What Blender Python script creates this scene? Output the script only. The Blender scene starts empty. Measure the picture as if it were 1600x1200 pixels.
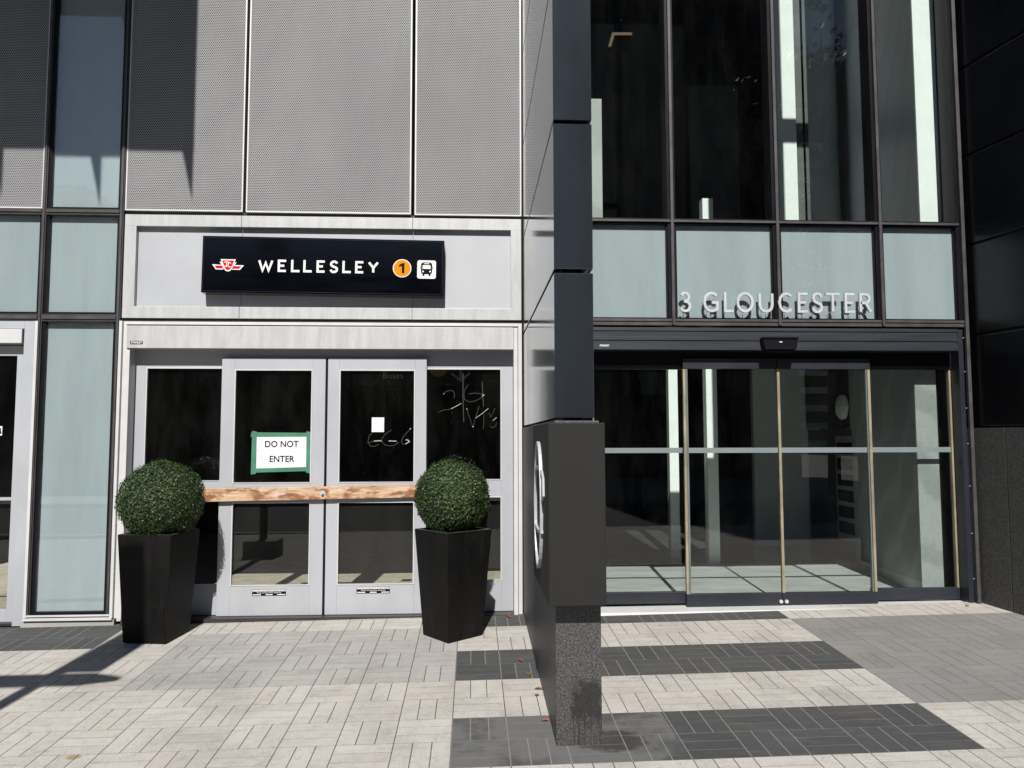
import bpy, bmesh, math, random
from mathutils import Vector, Matrix
random.seed(7)
scene = bpy.context.scene
COL = scene.collection
PI = math.pi

# ------------------------------------------------------------------ nodes
class N:
    """tiny expression helper over shader node sockets"""
    def __init__(s, nt, sock): s.nt, s.s = nt, sock
    def _m(s, op, *a, clamp=False):
        n = s.nt.nodes.new('ShaderNodeMath'); n.operation = op; n.use_clamp = clamp
        for i, v in enumerate((s,) + a):
            if isinstance(v, N): s.nt.links.new(v.s, n.inputs[i])
            else: n.inputs[i].default_value = v
        return N(s.nt, n.outputs[0])
    def __add__(s, o): return s._m('ADD', o)
    def __sub__(s, o): return s._m('SUBTRACT', o)
    def __mul__(s, o): return s._m('MULTIPLY', o)
    def __truediv__(s, o): return s._m('DIVIDE', o)
    def floor(s): return s._m('FLOOR')
    def fract(s): return s._m('FRACT')
    def abs(s): return s._m('ABSOLUTE')
    def sqrt(s): return s._m('SQRT')
    def mod2(s): return s._m('FLOORED_MODULO', 2.0)
    def lt(s, o): return s._m('LESS_THAN', o)
    def gt(s, o): return s._m('GREATER_THAN', o)
    def min(s, o): return s._m('MINIMUM', o)
    def max(s, o): return s._m('MAXIMUM', o)
    def pow(s, o): return s._m('POWER', o)
    def clamp(s): return s._m('ADD', 0.0, clamp=True)
    def step(s, a, b):
        n = s.nt.nodes.new('ShaderNodeMapRange'); n.interpolation_type = 'SMOOTHSTEP'
        s.nt.links.new(s.s, n.inputs[0]); n.inputs[1].default_value = a; n.inputs[2].default_value = b
        return N(s.nt, n.outputs[0])
    def between(s, a, b): return s.gt(a) * s.lt(b)

def new_mat(name):
    m = bpy.data.materials.new(name); m.use_nodes = True
    nt = m.node_tree; nt.nodes.clear()
    out = nt.nodes.new('ShaderNodeOutputMaterial')
    return m, nt, out
def pos(nt):
    g = nt.nodes.new('ShaderNodeNewGeometry'); sp = nt.nodes.new('ShaderNodeSeparateXYZ')
    nt.links.new(g.outputs['Position'], sp.inputs[0])
    return g, [N(nt, sp.outputs[i]) for i in range(3)]
def vec(nt, x, y, z):
    c = nt.nodes.new('ShaderNodeCombineXYZ')
    for i, v in enumerate((x, y, z)):
        if isinstance(v, N): nt.links.new(v.s, c.inputs[i])
        else: c.inputs[i].default_value = v
    return c.outputs[0]
def noise(nt, scale, detail=4, rough=.6, stretch=(1, 1, 1), off=(0, 0, 0)):
    g = nt.nodes.new('ShaderNodeNewGeometry')
    mp = nt.nodes.new('ShaderNodeMapping'); mp.inputs['Scale'].default_value = stretch; mp.inputs['Location'].default_value = off
    nt.links.new(g.outputs['Position'], mp.inputs[0])
    n = nt.nodes.new('ShaderNodeTexNoise'); n.inputs['Scale'].default_value = scale
    n.inputs['Detail'].default_value = detail; n.inputs['Roughness'].default_value = rough
    nt.links.new(mp.outputs[0], n.inputs['Vector'])
    return N(nt, n.outputs['Fac'])
def white(nt, x, y, z=0.):
    n = nt.nodes.new('ShaderNodeTexWhiteNoise'); n.noise_dimensions = '3D'
    nt.links.new(vec(nt, x, y, z), n.inputs['Vector']); return N(nt, n.outputs['Value'])
def mixc(nt, f, a, b):
    n = nt.nodes.new('ShaderNodeMix'); n.data_type = 'RGBA'
    if isinstance(f, N): nt.links.new(f.s, n.inputs['Factor'])
    else: n.inputs['Factor'].default_value = f
    for k, v in (('A', a), ('B', b)):
        sck = [i for i in n.inputs if i.name == k and i.type == 'RGBA'][0]
        if isinstance(v, (tuple, list)): sck.default_value = tuple(v[:3]) + (1,)
        else: nt.links.new(v, sck)
    return [o for o in n.outputs if o.type == 'RGBA'][0]
def bsdf(nt, color, rough=.5, metal=0., spec=.5, bump=None, bstr=.2, bdist=.002, coat=0.):
    b = nt.nodes.new('ShaderNodeBsdfPrincipled')
    if isinstance(color, (tuple, list)): b.inputs['Base Color'].default_value = tuple(color[:3]) + (1,)
    else: nt.links.new(color, b.inputs['Base Color'])
    if isinstance(rough, N): nt.links.new(rough.s, b.inputs['Roughness'])
    else: b.inputs['Roughness'].default_value = rough
    b.inputs['Metallic'].default_value = metal
    b.inputs['Specular IOR Level'].default_value = spec
    b.inputs['Coat Weight'].default_value = coat
    if bump is not None:
        bp = nt.nodes.new('ShaderNodeBump'); bp.inputs['Strength'].default_value = bstr; bp.inputs['Distance'].default_value = bdist if bstr < .85 else .012
        nt.links.new(bump.s, bp.inputs['Height']); nt.links.new(bp.outputs[0], b.inputs['Normal'])
    return b

def paint(name, col, rough=.45, metal=0., var=.15, scale=3., stretch=(1, 1, 1), spec=.5, bstr=0., bscale=60., fine=0., coat=0.):
    m, nt, out = new_mat(name)
    n = noise(nt, scale, 5, .65, stretch)
    f = n.step(.3, .7)
    if fine: f = (f * (1 - fine) + noise(nt, 90., 2, .5, stretch) * fine)
    lo = tuple(c * (1 - var) for c in col); hi = tuple(min(1, c * (1 + var)) for c in col)
    c = mixc(nt, f, lo, hi)
    r = n * .15 + (rough - .07)
    b = bsdf(nt, c, r, metal, spec, noise(nt, bscale, 3) if bstr else None, bstr, .002, coat)
    nt.links.new(b.outputs[0], out.inputs[0]); return m

def glass(name, tint=(.9, .95, .93), dirt=.0, boost=1.0):
    m, nt, out = new_mat(name)
    g = nt.nodes.new('ShaderNodeNewGeometry')
    d = nt.nodes.new('ShaderNodeVectorMath'); d.operation = 'DOT_PRODUCT'
    nt.links.new(g.outputs['Normal'], d.inputs[0]); nt.links.new(g.outputs['Incoming'], d.inputs[1])
    c = N(nt, d.outputs['Value']).abs()
    one = c * 0. + 1.
    F = ((one - c).pow(5.) * .95 + .045 * boost).clamp()
    t = nt.nodes.new('ShaderNodeBsdfTransparent'); t.inputs[0].default_value = tint + (1,)
    gl = nt.nodes.new('ShaderNodeBsdfGlossy'); gl.inputs['Roughness'].default_value = .0
    mx = nt.nodes.new('ShaderNodeMixShader'); nt.links.new(F.s, mx.inputs[0])
    nt.links.new(t.outputs[0], mx.inputs[1]); nt.links.new(gl.outputs[0], mx.inputs[2])
    res = mx.outputs[0]
    if dirt:
        df = nt.nodes.new('ShaderNodeBsdfDiffuse'); df.inputs[0].default_value = (.6, .6, .58, 1)
        m2 = nt.nodes.new('ShaderNodeMixShader')
        dd = noise(nt, 2.5, 6, .7, (1.6, 1, .5)).step(.35, .75) * dirt + noise(nt, 70., 1, .5).step(.77, .80) * (dirt * 14.)
        nt.links.new(dd.s, m2.inputs[0]); nt.links.new(res, m2.inputs[1]); nt.links.new(df.outputs[0], m2.inputs[2]); res = m2.outputs[0]
    nt.links.new(res, out.inputs[0]); return m

def perforated():
    m, nt, out = new_mat('perforated_aluminium')
    g, (x, y, z) = pos(nt)
    p = .0170
    v = z / (p * .866); row = v.floor()
    u = x / p + row.mod2() * .5
    du = u.fract() - .5; dv = (v.fract() - .5) * .866
    r = (du * du + dv * dv).sqrt()
    hole = r.lt(.325)
    n = noise(nt, 1.2, 5, .6, (1, 1, .5)).step(.3, .7)
    b = bsdf(nt, mixc(nt, n, (.275, .275, .285), (.32, .32, .33)), .6, .0, .2)
    t = nt.nodes.new('ShaderNodeBsdfTransparent')
    mx = nt.nodes.new('ShaderNodeMixShader')
    nt.links.new(hole.s, mx.inputs[0]); nt.links.new(b.outputs[0], mx.inputs[1]); nt.links.new(t.outputs[0], mx.inputs[2])
    nt.links.new(mx.outputs[0], out.inputs[0]); return m

def paving():
    m, nt, out = new_mat('basket_weave_pavers')
    g, (x, y, z) = pos(nt)
    S = .306
    U = (x + .110) / S; V = (y + 2.805) / S
    i = U.floor(); j = V.floor(); u = U.fract(); v = V.fract()
    par = (i + j).mod2()                       # 0: planks run along x
    q = v + (u - v) * par                      # short axis coordinate
    k = (q * 3.).floor()
    e1 = ((q * 3.).fract() - .5).abs() * -1. + .5
    d1 = e1 * (S / 3)
    wob = noise(nt, 9., 3) * .0012
    dxy = (u - .5).abs() * -1. + .5; dyy = (v - .5).abs() * -1. + .5
    jy = (dxy * S).min(d1 + (par * -1. + 1.))          # joints running into the picture
    jx = (dyy * S).min(d1 + par)                        # joints running across
    wide = (jy - wob).step(.0006, .0032); thin = (jx - wob).step(.0002, .0026) * .55 + .45
    joint = wide * thin
    rnd = white(nt, i, j, k)
    # colour fields laid by row of pavers
    mid = x.between(-.110, 2.645)
    dark = mid * y.gt(-.357) + mid * y.between(-1.584, -.969) + mid * y.between(-2.805, -2.193) + x.lt(-2.865) * x.gt(-6.) * y.gt(-.66)
    dark = dark.clamp()
    grey = x.between(-2.252, -.110) * y.between(-1.584, -.36) + x.between(2.645, 6.6) * y.between(-2.193, -.357)
    grey = grey.clamp()
    nb = noise(nt, 1.7, 6, .65); ns = noise(nt, 14., 5, .7); nf = noise(nt, 130., 4, .75)
    light_c = mixc(nt, rnd, (.400, .374, .345), (.445, .422, .396))
    grey_c = mixc(nt, rnd, (.190, .187, .183), (.212, .209, .205))
    grey_l = mixc(nt, rnd, (.318, .308, .296), (.355, .345, .332))
    grey_c = mixc(nt, x.lt(0.), grey_c, grey_l)
    dark_c = mixc(nt, rnd, (.040, .042, .045), (.054, .056, .059))
    c = mixc(nt, grey, light_c, grey_c); c = mixc(nt, dark, c, dark_c)
    # worn greyer corner of the dark field in front of the dividing wall
    worn = (x.lt(1.1) * y.lt(-2.1) * dark) * nb.step(.38, .55) * .5
    c = mixc(nt, worn, c, (.17, .17, .17))
    dirt = (nb.step(.40, .75) * .26 + ns.step(.45, .8) * .26 + nf.step(.42, .70) * .34)
    c = mixc(nt, dirt, c, (.095, .09, .083))
    # streaks along the planks
    long_ = noise(nt, 26., 3, .6, (.16, 1, 1)); c = mixc(nt, long_.step(.5, .8) * .22, c, (.15, .142, .13))
    # old gum spots and a rust stain
    vo = nt.nodes.new('ShaderNodeTexVoronoi'); vo.inputs['Scale'].default_value = 2.1
    nt.links.new(g.outputs['Position'], vo.inputs['Vector'])
    gum = (N(nt, vo.outputs['Distance']) + (nf - .5) * .03).lt(.030)
    c = mixc(nt, gum * .55, c, (.10, .095, .09))
    rx = x + 2.06; ry = y + 2.53
    rust = ((rx * rx + ry * ry * 1.7).sqrt() + ns * .05).step(.075, .045) * .75
    c = mixc(nt, rust, c, (.22, .14, .05))
    wx = x - .74; wy = y + 2.55
    wet = ((wx * wx + wy * wy * 1.6).sqrt() + (ns - .5) * .22).step(.21, .13) * .75
    c = mixc(nt, wet, c, (.025, .022, .02))
    jc = mixc(nt, dark, (.060, .056, .052), (.20, .19, .175)); jc = mixc(nt, grey * x.gt(0.), jc, (.085, .08, .075))
    c = mixc(nt, joint, jc, c)
    b = bsdf(nt, c, .8, 0, .25, joint * .8 + nf * .3 + rnd * .3, .55, .003)
    nt.links.new(b.outputs[0], out.inputs[0]); return m

def granite(name, a, b_, stain=False):
    m, nt, out = new_mat(name)
    n1 = noise(nt, 95., 3, .8); n2 = noise(nt, 30., 3, .7)
    f = (n1.step(.36, .66) * .8 + n2.step(.35, .7) * .2)
    c = mixc(nt, f, a, b_)
    c = mixc(nt, noise(nt, 170., 1, .5, off=(3, 1, 2)).step(.62, .72) * .5, c, tuple(min(1, v * 2.0) for v in b_))
    if stain:
        g, (x, y, z) = pos(nt)
        dx = x - .61; dz = z - .17
        s = ((dx * dx + dz * dz * .75).sqrt() + (noise(nt, 11., 4, .6, (1.5, 1, .8)) - .5) * .22).step(.115, .055)
        run = noise(nt, 45., 2, .5, (1, 1, .06)).step(.44, .62) * z.lt(.14) * x.gt(.53)
        c = mixc(nt, (s + run * .7).clamp() * .8, c, (.012, .011, .011))
    b = bsdf(nt, c, .5, 0, .4, n1, .15, .001); nt.links.new(b.outputs[0], out.inputs[0]); return m

def marble(name, col, vein):
    m, nt, out = new_mat(name)
    w = nt.nodes.new('ShaderNodeTexWave'); w.inputs['Scale'].default_value = .8; w.inputs['Distortion'].default_value = 9.; w.inputs['Detail'].default_value = 4.
    w.bands_direction = 'DIAGONAL'
    g = nt.nodes.new('ShaderNodeNewGeometry'); nt.links.new(g.outputs['Position'], w.inputs['Vector'])
    f = N(nt, w.outputs['Fac']).step(.55, .95) * .5 + noise(nt, 40., 3).step(.4, .7) * .25
    b = bsdf(nt, mixc(nt, f, col, vein), .4); nt.links.new(b.outputs[0], out.inputs[0]); return m

def wood():
    m, nt, out = new_mat('raw_board_wood')
    g1 = noise(nt, 16., 5, .6, (.25, 1, 2.6)); g2 = noise(nt, 5., 3, .6, (.9, 1, 2.)); g3 = noise(nt, 70., 3, .6, (.08, 1, 1.2))
    c = mixc(nt, g1.step(.35, .7), (.55, .41, .29), (.36, .20, .10))
    c = mixc(nt, g2.step(.47, .60) * .9, c, (.20, .075, .028))
    c = mixc(nt, noise(nt, 4., 4, .6, (.8, 1, 3.), (5, 2, 1)).step(.55, .7) * .6, c, (.56, .51, .45))
    c = mixc(nt, g3.step(.5, .8) * .35, c, (.16, .07, .03))
    b = bsdf(nt, c, .75, 0, .2, g3, .3, .001); nt.links.new(b.outputs[0], out.inputs[0]); return m

def leafmat(name, a, b_, rough=.42, scale=35.):
    m, nt, out = new_mat(name)
    n = noise(nt, scale, 2, .6); n2 = noise(nt, 4., 3)
    c = mixc(nt, n.step(.3, .7) * .7 + n2.step(.35, .65) * .3, a, b_)
    b = bsdf(nt, c, rough, 0, .38); nt.links.new(b.outputs[0], out.inputs[0]); return m

M = {}
M['alu'] = paint('anodised_aluminium', (.365, .378, .405), .45, .12, .07, 2.2, (1, 1, .5), fine=.2)
M['alu_dirty'] = paint('weathered_aluminium', (.41, .415, .42), .45, .12, .20, 7., (2.2, 1, .35), fine=.55)
M['alu_panel'] = paint('brushed_aluminium_panel', (.375, .387, .41), .45, .15, .05, 1.2, fine=.25)
M['alu_bright'] = paint('bright_aluminium_edge', (.52, .52, .525), .45, .1, .06)
M['bronze'] = paint('dark_bronze_metal', (.03, .028, .028), .45, .1, .2, 4.)
M['bronze_cap'] = paint('bronze_cap_metal', (.055, .052, .053), .45, .1, .25, 5., (1, 1, 1))
M['navy'] = paint('navy_coated_metal', (.014, .017, .024), .42, .0, .2, 2.2, (1, 1, .3), spec=.5)
M['navy_header'] = paint('ribbed_header_metal', (.020, .023, .030), .45, .0, .3, 3., (.3, 1, 6.), spec=.5)  # slightly lighter navy for the ribbed door header
M['black'] = paint('black_metal', (.005, .005, .007), .4, 0., .2, spec=.2)
M['void'] = paint('dark_cavity', (.012, .012, .013), .9, 0., .2)
M['perf'] = perforated()
M['backpan'] = paint('pale_green_backpan', (.365, .400, .402), .6, 0., .10, 1.1, (2.2, 1, .25), fine=.12)
M['glass'] = glass('clear_glass', (.95, .965, .955), .012)
M['glass_spandrel'] = glass('spandrel_glass', (.93, .96, .97), .02, 1.6)
M['glass_dark'] = glass('door_glass', (.92, .925, .91), .005)
M['glass_lobby'] = glass('lobby_glass', (.925, .95, .94), .003)
def mirror():
    m, nt, out = new_mat('dark_mirror_glass')
    g = nt.nodes.new('ShaderNodeBsdfGlossy'); g.inputs['Roughness'].default_value = .0; g.inputs['Color'].default_value = (.85, .87, .9, 1)
    nt.links.new(g.outputs[0], out.inputs[0]); return m
M['mirror'] = mirror()
M['frost'] = paint('frosted_band', (.16, .19, .20), .6, 0, .05)
M['gold'] = paint('worn_brass_seal', (.27, .235, .165), .5, .2, .25, 12., (1, 1, .4))
M['edge'] = paint('glass_edge', (.12, .15, .14), .3)
M['pave'] = paving()
M['granite'] = granite('dark_granite', (.014, .014, .0145), (.10, .10, .102), True)
M['granite2'] = granite('black_granite', (.010, .010, .010), (.085, .085, .085))
M['finmetal'] = paint('polished_dark_cladding', (.105, .122, .155), .11, .85, .1, 1.5, (1, 1, .3), spec=.5)
M['blackpanel'] = paint('black_gloss_cladding', (.0028, .0032, .0042), .22, 0., .3, 1.2)
M['charcoal'] = paint('charcoal_sign_metal', (.0115, .0115, .0115), .7, 0., .06, spec=.3)
M['white'] = paint('white_paint', (.66, .66, .66), .5, 0, .04)
M['paper'] = paint('white_paper', (.62, .62, .64), .8, 0, .05, 6., bstr=.9, bscale=14.)
M['tape'] = paint('green_tape', (.045, .16, .105), .6, 0, .15, 9.)
M['ink'] = paint('black_ink', (.006, .006, .007), .8, spec=.1)
M['signblack'] = paint('black_sign_enamel', (.0018, .002, .0035), .12, 0, .3, 6., (.4, 1, 3), spec=.3)
M['red'] = paint('emblem_red', (.46, .004, .010), .6, 0, .05, spec=.1)
M['orange'] = paint('line_orange', (.56, .22, .002), .6, 0, .04, spec=.1)
M['steel'] = paint('brushed_steel_letter', (.52, .53, .55), .4, .25, .1, 8., fine=.3)
M['wood'] = wood()
def scuffed():
    m, nt, out = new_mat('black_planter_resin')
    n = noise(nt, 5., 5, .65, (1, 1, .4)); sp_ = noise(nt, 42., 3, .7).step(.66, .74); st_ = noise(nt, 30., 4, .6, (1, 1, .12)).step(.58, .78)
    c = mixc(nt, n.step(.3, .7), (.0035, .0034, .0034), (.008, .0078, .0078))
    c = mixc(nt, st_ * .35, c, (.022, .022, .022)); c = mixc(nt, sp_ * .5, c, (.06, .06, .06))
    b = bsdf(nt, c, n * .2 + .40, 0, .13, noise(nt, 18., 4), .3, .002); nt.links.new(b.outputs[0], out.inputs[0]); return m
M['planter'] = scuffed()
M['planter_plain'] = paint('black_planter_resin', (.0058, .0056, .0056), .55, 0, .45, 5., (1, 1, .4), bstr=.25, bscale=18., spec=.22)
M['rim'] = paint('grey_planter_rim', (.05, .05, .05), .6, 0, .4, 30.)  # rim in a lighter grey than the pot
M['soil'] = paint('soil', (.05, .04, .03), .95, 0, .3, 30.)
M['box_leaf'] = leafmat('boxwood_leaf', (.007, .018, .004), (.038, .072, .014), .48)
M['box_core'] = paint('boxwood_core', (.006, .011, .004), .9)
M['tree_leaf'] = leafmat('tree_leaf', (.02, .04, .012), (.05, .08, .025), .5, 3.)
M['bark'] = paint('bark', (.08, .06, .045), .9, 0, .3, 8.)
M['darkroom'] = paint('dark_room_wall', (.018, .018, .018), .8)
M['roomfloor'] = paint('station_floor_tile', (.40, .375, .31), .6, 0, .15, 8.)
M['lobbytile'] = paint('pale_lobby_tile', (.42, .435, .425), .35, 0, .12, 2., (1, 3, 1))
M['lobbyshade'] = paint('shade_toned_lobby_tile', (.065, .066, .065), .18, 0, .2)  # darker copy of the floor tone, painting in the shade deeper inside
M['tilejoint'] = paint('tile_joint', (.03, .03, .03), .7)
M['marble'] = marble('grey_marble', (.34, .355, .35), (.50, .51, .50))
M['marble_upper'] = marble('grey_green_marble', (.48, .50, .49), (.40, .42, .41))
M['marble_light'] = marble('pale_marble', (.34, .36, .355), (.20, .22, .215))
M['wallgrey'] = paint('grey_wall_panel', (.10, .105, .10), .6)
M['plaster'] = paint('white_plaster', (.80, .83, .81), .7, 0, .04, 4.)
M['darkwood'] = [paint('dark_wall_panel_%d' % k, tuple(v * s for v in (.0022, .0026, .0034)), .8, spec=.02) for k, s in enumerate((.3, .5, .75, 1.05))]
M['copper'] = paint('copper_trim', (.055, .028, .014), .5, .4)
M['concrete'] = paint('concrete', (.30, .29, .27), .9, 0, .15, 1.)
M['asphalt'] = paint('asphalt', (.05, .05, .052), .9, 0, .2, 2.)
M['brick'] = paint('brown_brick', (.09, .06, .05), .9, 0, .2, 1.)
M['stonefar'] = paint('far_stone', (.07, .066, .062), .9, 0, .15, 1.)
M['farglass'] = paint('far_window', (.015, .02, .025), .3, 0, .2)
M['farwhite'] = paint('balcony_white', (.82, .82, .82), .8)
M['redleaf'] = paint('fallen_red_leaf', (.32, .05, .02), .7, 0, .4, 40.)
M['brownleaf'] = paint('fallen_brown_leaf', (.17, .10, .05), .8, 0, .4, 40.)
M['scratch'] = paint('marker_scrawl', (.36, .36, .345), .7)
M['scratch_dim'] = paint('faded_marker_scrawl', (.045, .045, .044), .8)
M['dimtext'] = paint('dim_lettering', (.30, .30, .30), .7)
M['dimorange'] = paint('dim_orange', (.30, .16, .04), .7)

# ------------------------------------------------------------------ mesh builder
class MB:
    def __init__(s): s.v, s.f, s.mi = [], [], []
    def add(s, vs, fs, mi=0):
        o = len(s.v); s.v += [tuple(v) for v in vs]
        s.f += [tuple(o + i for i in f) for f in fs]; s.mi += [mi] * len(fs); return s
    def box(s, x0, x1, y0, y1, z0, z1, mi=0):
        return s.add([(x0, y0, z0), (x1, y0, z0), (x1, y1, z0), (x0, y1, z0), (x0, y0, z1), (x1, y0, z1), (x1, y1, z1), (x0, y1, z1)],
                     [(0, 3, 2, 1), (4, 5, 6, 7), (0, 1, 5, 4), (1, 2, 6, 5), (2, 3, 7, 6), (3, 0, 4, 7)], mi)
    def border(s, x0, x1, z0, z1, y0, y1, l, r=None, b=None, t=None, mi=0):
        r = l if r is None else r; b = l if b is None else b; t = l if t is None else t
        s.box(x0, x0 + l, y0, y1, z0, z1, mi); s.box(x1 - r, x1, y0, y1, z0, z1, mi)
        if b: s.box(x0 + l, x1 - r, y0, y1, z0, z0 + b, mi)
        if t: s.box(x0 + l, x1 - r, y0, y1, z1 - t, z1, mi)
        return s
    def prism_z(s, poly, z0, z1, mi=0):      # poly in xy, counter-clockwise
        n = len(poly)
        vs = [(x, y, z0) for x, y in poly] + [(x, y, z1) for x, y in poly]
        fs = [tuple(reversed(range(n))), tuple(range(n, 2 * n))] + [(i, (i + 1) % n, n + (i + 1) % n, n + i) for i in range(n)]
        return s.add(vs, fs, mi)
    def prism_y(s, poly, y0, y1, mi=0):      # poly in xz seen from -y, counter-clockwise
        n = len(poly)
        vs = [(x, y0, z) for x, z in poly] + [(x, y1, z) for x, z in poly]
        fs = [tuple(range(n)), tuple(reversed(range(n, 2 * n)))] + [(i, n + i, n + (i + 1) % n, (i + 1) % n) for i in range(n)]
        return s.add(vs, fs, mi)
    def ribbon(s, pts, w, y0, y1, closed=False, mi=0):     # mitred stroke in xz, extruded along y
        n = len(pts); L, R = [], []
        for i in range(n):
            p = Vector(pts[i]); a = Vector(pts[i - 1]) if (i or closed) else None; b = Vector(pts[(i + 1) % n]) if (i < n - 1 or closed) else None
            d0 = (p - a).normalized() if a is not None else (b - p).normalized()
            d1 = (b - p).normalized() if b is not None else d0
            n0 = Vector((-d0.y, d0.x)); n1 = Vector((-d1.y, d1.x)); m = (n0 + n1)
            m = m.normalized() if m.length > 1e-6 else n0
            k = min(1 / max(m.dot(n0), .35), 2.2) * w / 2
            L.append(p + m * k); R.append(p - m * k)
        for i in range(n if closed else n - 1):
            j = (i + 1) % n
            q = [R[i], R[j], L[j], L[i]]
            vs = [(c.x, y0, c.y) for c in q] + [(c.x, y1, c.y) for c in q]
            fs = [(0, 1, 2, 3), (7, 6, 5, 4), (0, 4, 5, 1), (2, 6, 7, 3)]
            if not closed and i == 0: fs.append((3, 7, 4, 0))
            if not closed and i == n - 2: fs.append((1, 5, 6, 2))
            s.add(vs, fs, mi)
        return s
    def tube(s, pts, radii, seg=10, mi=0, cap=True):
        rings = []; o0 = len(s.v); vs = []
        for i, p in enumerate(pts):
            p = Vector(p); a = Vector(pts[max(i - 1, 0)]); b = Vector(pts[min(i + 1, len(pts) - 1)])
            d = (b - a).normalized(); up = Vector((0, 0, 1)) if abs(d.z) < .9 else Vector((1, 0, 0))
            u = d.cross(up).normalized(); w = d.cross(u)
            for k in range(seg):
                t = 2 * PI * k / seg; vs.append(p + (u * math.cos(t) + w * math.sin(t)) * radii[i])
        fs = []
        for i in range(len(pts) - 1):
            for k in range(seg):
                a = i * seg + k; b = i * seg + (k + 1) % seg
                fs.append((a, b, b + seg, a + seg))
        if cap: fs += [tuple(reversed(range(seg))), tuple(range((len(pts) - 1) * seg, len(pts) * seg))]
        return s.add(vs, fs, mi)
    def build(s, name, mats, parent=None, bevel=0., smooth=False):
        if not isinstance(mats, (list, tuple)): mats = [mats]
        if parent is not None: o0 = world_loc(parent)
        else:
            xs = [v[0] for v in s.v]; ys = [v[1] for v in s.v]; zs = [v[2] for v in s.v]
            o0 = Vector(((min(xs) + max(xs)) / 2, (min(ys) + max(ys)) / 2, min(zs)))
        me = bpy.data.meshes.new(name)
        me.from_pydata([tuple(Vector(v) - o0) for v in s.v], [], s.f)
        for m in mats: me.materials.append(m)
        me.polygons.foreach_set('material_index', s.mi)
        if smooth: me.polygons.foreach_set('use_smooth', [True] * len(me.polygons))
        me.update()
        o = bpy.data.objects.new(name, me); COL.objects.link(o)
        if parent is not None: o.parent = parent
        else: o.location = o0
        if bevel:
            b = o.modifiers.new('bevel', 'BEVEL'); b.width = bevel; b.segments = 2; b.limit_method = 'ANGLE'
        return o
def world_loc(o):
    l = Vector(o.location)
    while o.parent: o = o.parent; l += Vector(o.location)
    return l
def tag(o, label=None, cat=None, group=None, kind=None):
    if label: o['label'] = label
    if cat: o['category'] = cat
    if group: o['group'] = group
    if kind: o['kind'] = kind
    return o
def empty(name, loc, label, cat, group=None):
    o = bpy.data.objects.new(name, None); COL.objects.link(o); o.location = loc; o.empty_display_size = .2
    return tag(o, label, cat, group)
def arc(cx, cz, rx, rz, a0, a1, n=16):
    return [(cx + rx * math.cos(math.radians(a0 + (a1 - a0) * i / n)), cz + rz * math.sin(math.radians(a0 + (a1 - a0) * i / n))) for i in range(n + 1)]
def text(name, body, size, x, y, z, mat, parent=None, depth=.0006, align='LEFT', shear=0., sx=1., bold=0.):
    cu = bpy.data.curves.new(name, 'FONT'); cu.body = body; cu.size = size; cu.extrude = depth; cu.align_x = align
    cu.shear = shear; cu.offset = bold; cu.resolution_u = 3
    t = bpy.data.objects.new(name + '_src', cu); COL.objects.link(t)
    bpy.context.view_layer.update()
    me = bpy.data.meshes.new_from_object(t.evaluated_get(bpy.context.evaluated_depsgraph_get()))
    bpy.data.objects.remove(t)
    o0 = world_loc(parent) if parent is not None else Vector((x, y, z))
    for v in me.vertices:
        c = v.co; v.co = Vector((x + c.x * sx, y - c.z, z + c.y)) - o0
    me.name = name; me.materials.clear(); me.materials.append(mat)
    o = bpy.data.objects.new(name, me); COL.objects.link(o)
    if parent is not None: o.parent = parent
    else: o.location = o0
    return o
def pane(x0, x1, z0, z1, y, mat, parent, name='glass_pane', t=.006):
    return MB().box(x0, x1, y, y + t, z0, z1).build(name, mat, parent)

def gz(x, y): return .035 + .012 * x + .04 * y        # the paved ground rises to the building

# ------------------------------------------------------------------ setting: ground
mb = MB(); X0, X1, Y0, Y1 = -16., 16., -9.2, .02
mb.add([(X0, Y0, gz(X0, Y0)), (X1, Y0, gz(X1, Y0)), (X1, Y1, gz(X1, Y1)), (X0, Y1, gz(X0, Y1))], [(0, 1, 2, 3)])
tag(mb.build('pavement', M['pave']), kind='structure')
mb = MB(); mb.box(-200, 200, -17.5, -9.4, -.70, -.52); tag(mb.build('road', M['asphalt']), kind='structure')
mb = MB(); mb.box(-60, 60, -31, -17.5, -.70, -.40); tag(mb.build('far_sidewalk', M['concrete']), kind='structure')
mb = MB(); mb.box(-60, 60, -9.4, -9.2, -.70, -.36); tag(mb.build('kerb', M['concrete']), kind='structure')
mb = MB(); mb.add([(-400, -400, -.75), (400, -400, -.75), (400, 400, -.75), (-400, 400, -.75)], [(0, 1, 2, 3)])
tag(mb.build('ground', M['concrete']), kind='structure')
mb = MB(); mb.box(-6, .44, .16, 6., -.2, .03); tag(mb.build('station_floor', M['roomfloor']), kind='structure')
mb = MB(); mb.box(.664, 6., .20, 2.45, -.2, .07)
tag(mb.build('lobby_floor', M['lobbytile']), kind='structure')
mb = MB(); mb.box(.664, 6., 2.45, 9.5, -.2, .07); tag(mb.build('lobby_floor', M['lobbyshade']), kind='structure')
mb = MB()
for y in (1.45, 2.42): mb.box(.70, 5.9, y, y + .014, .07, .073)
tag(mb.build('floor_tile_joints', M['tilejoint']), kind='structure')

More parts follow.
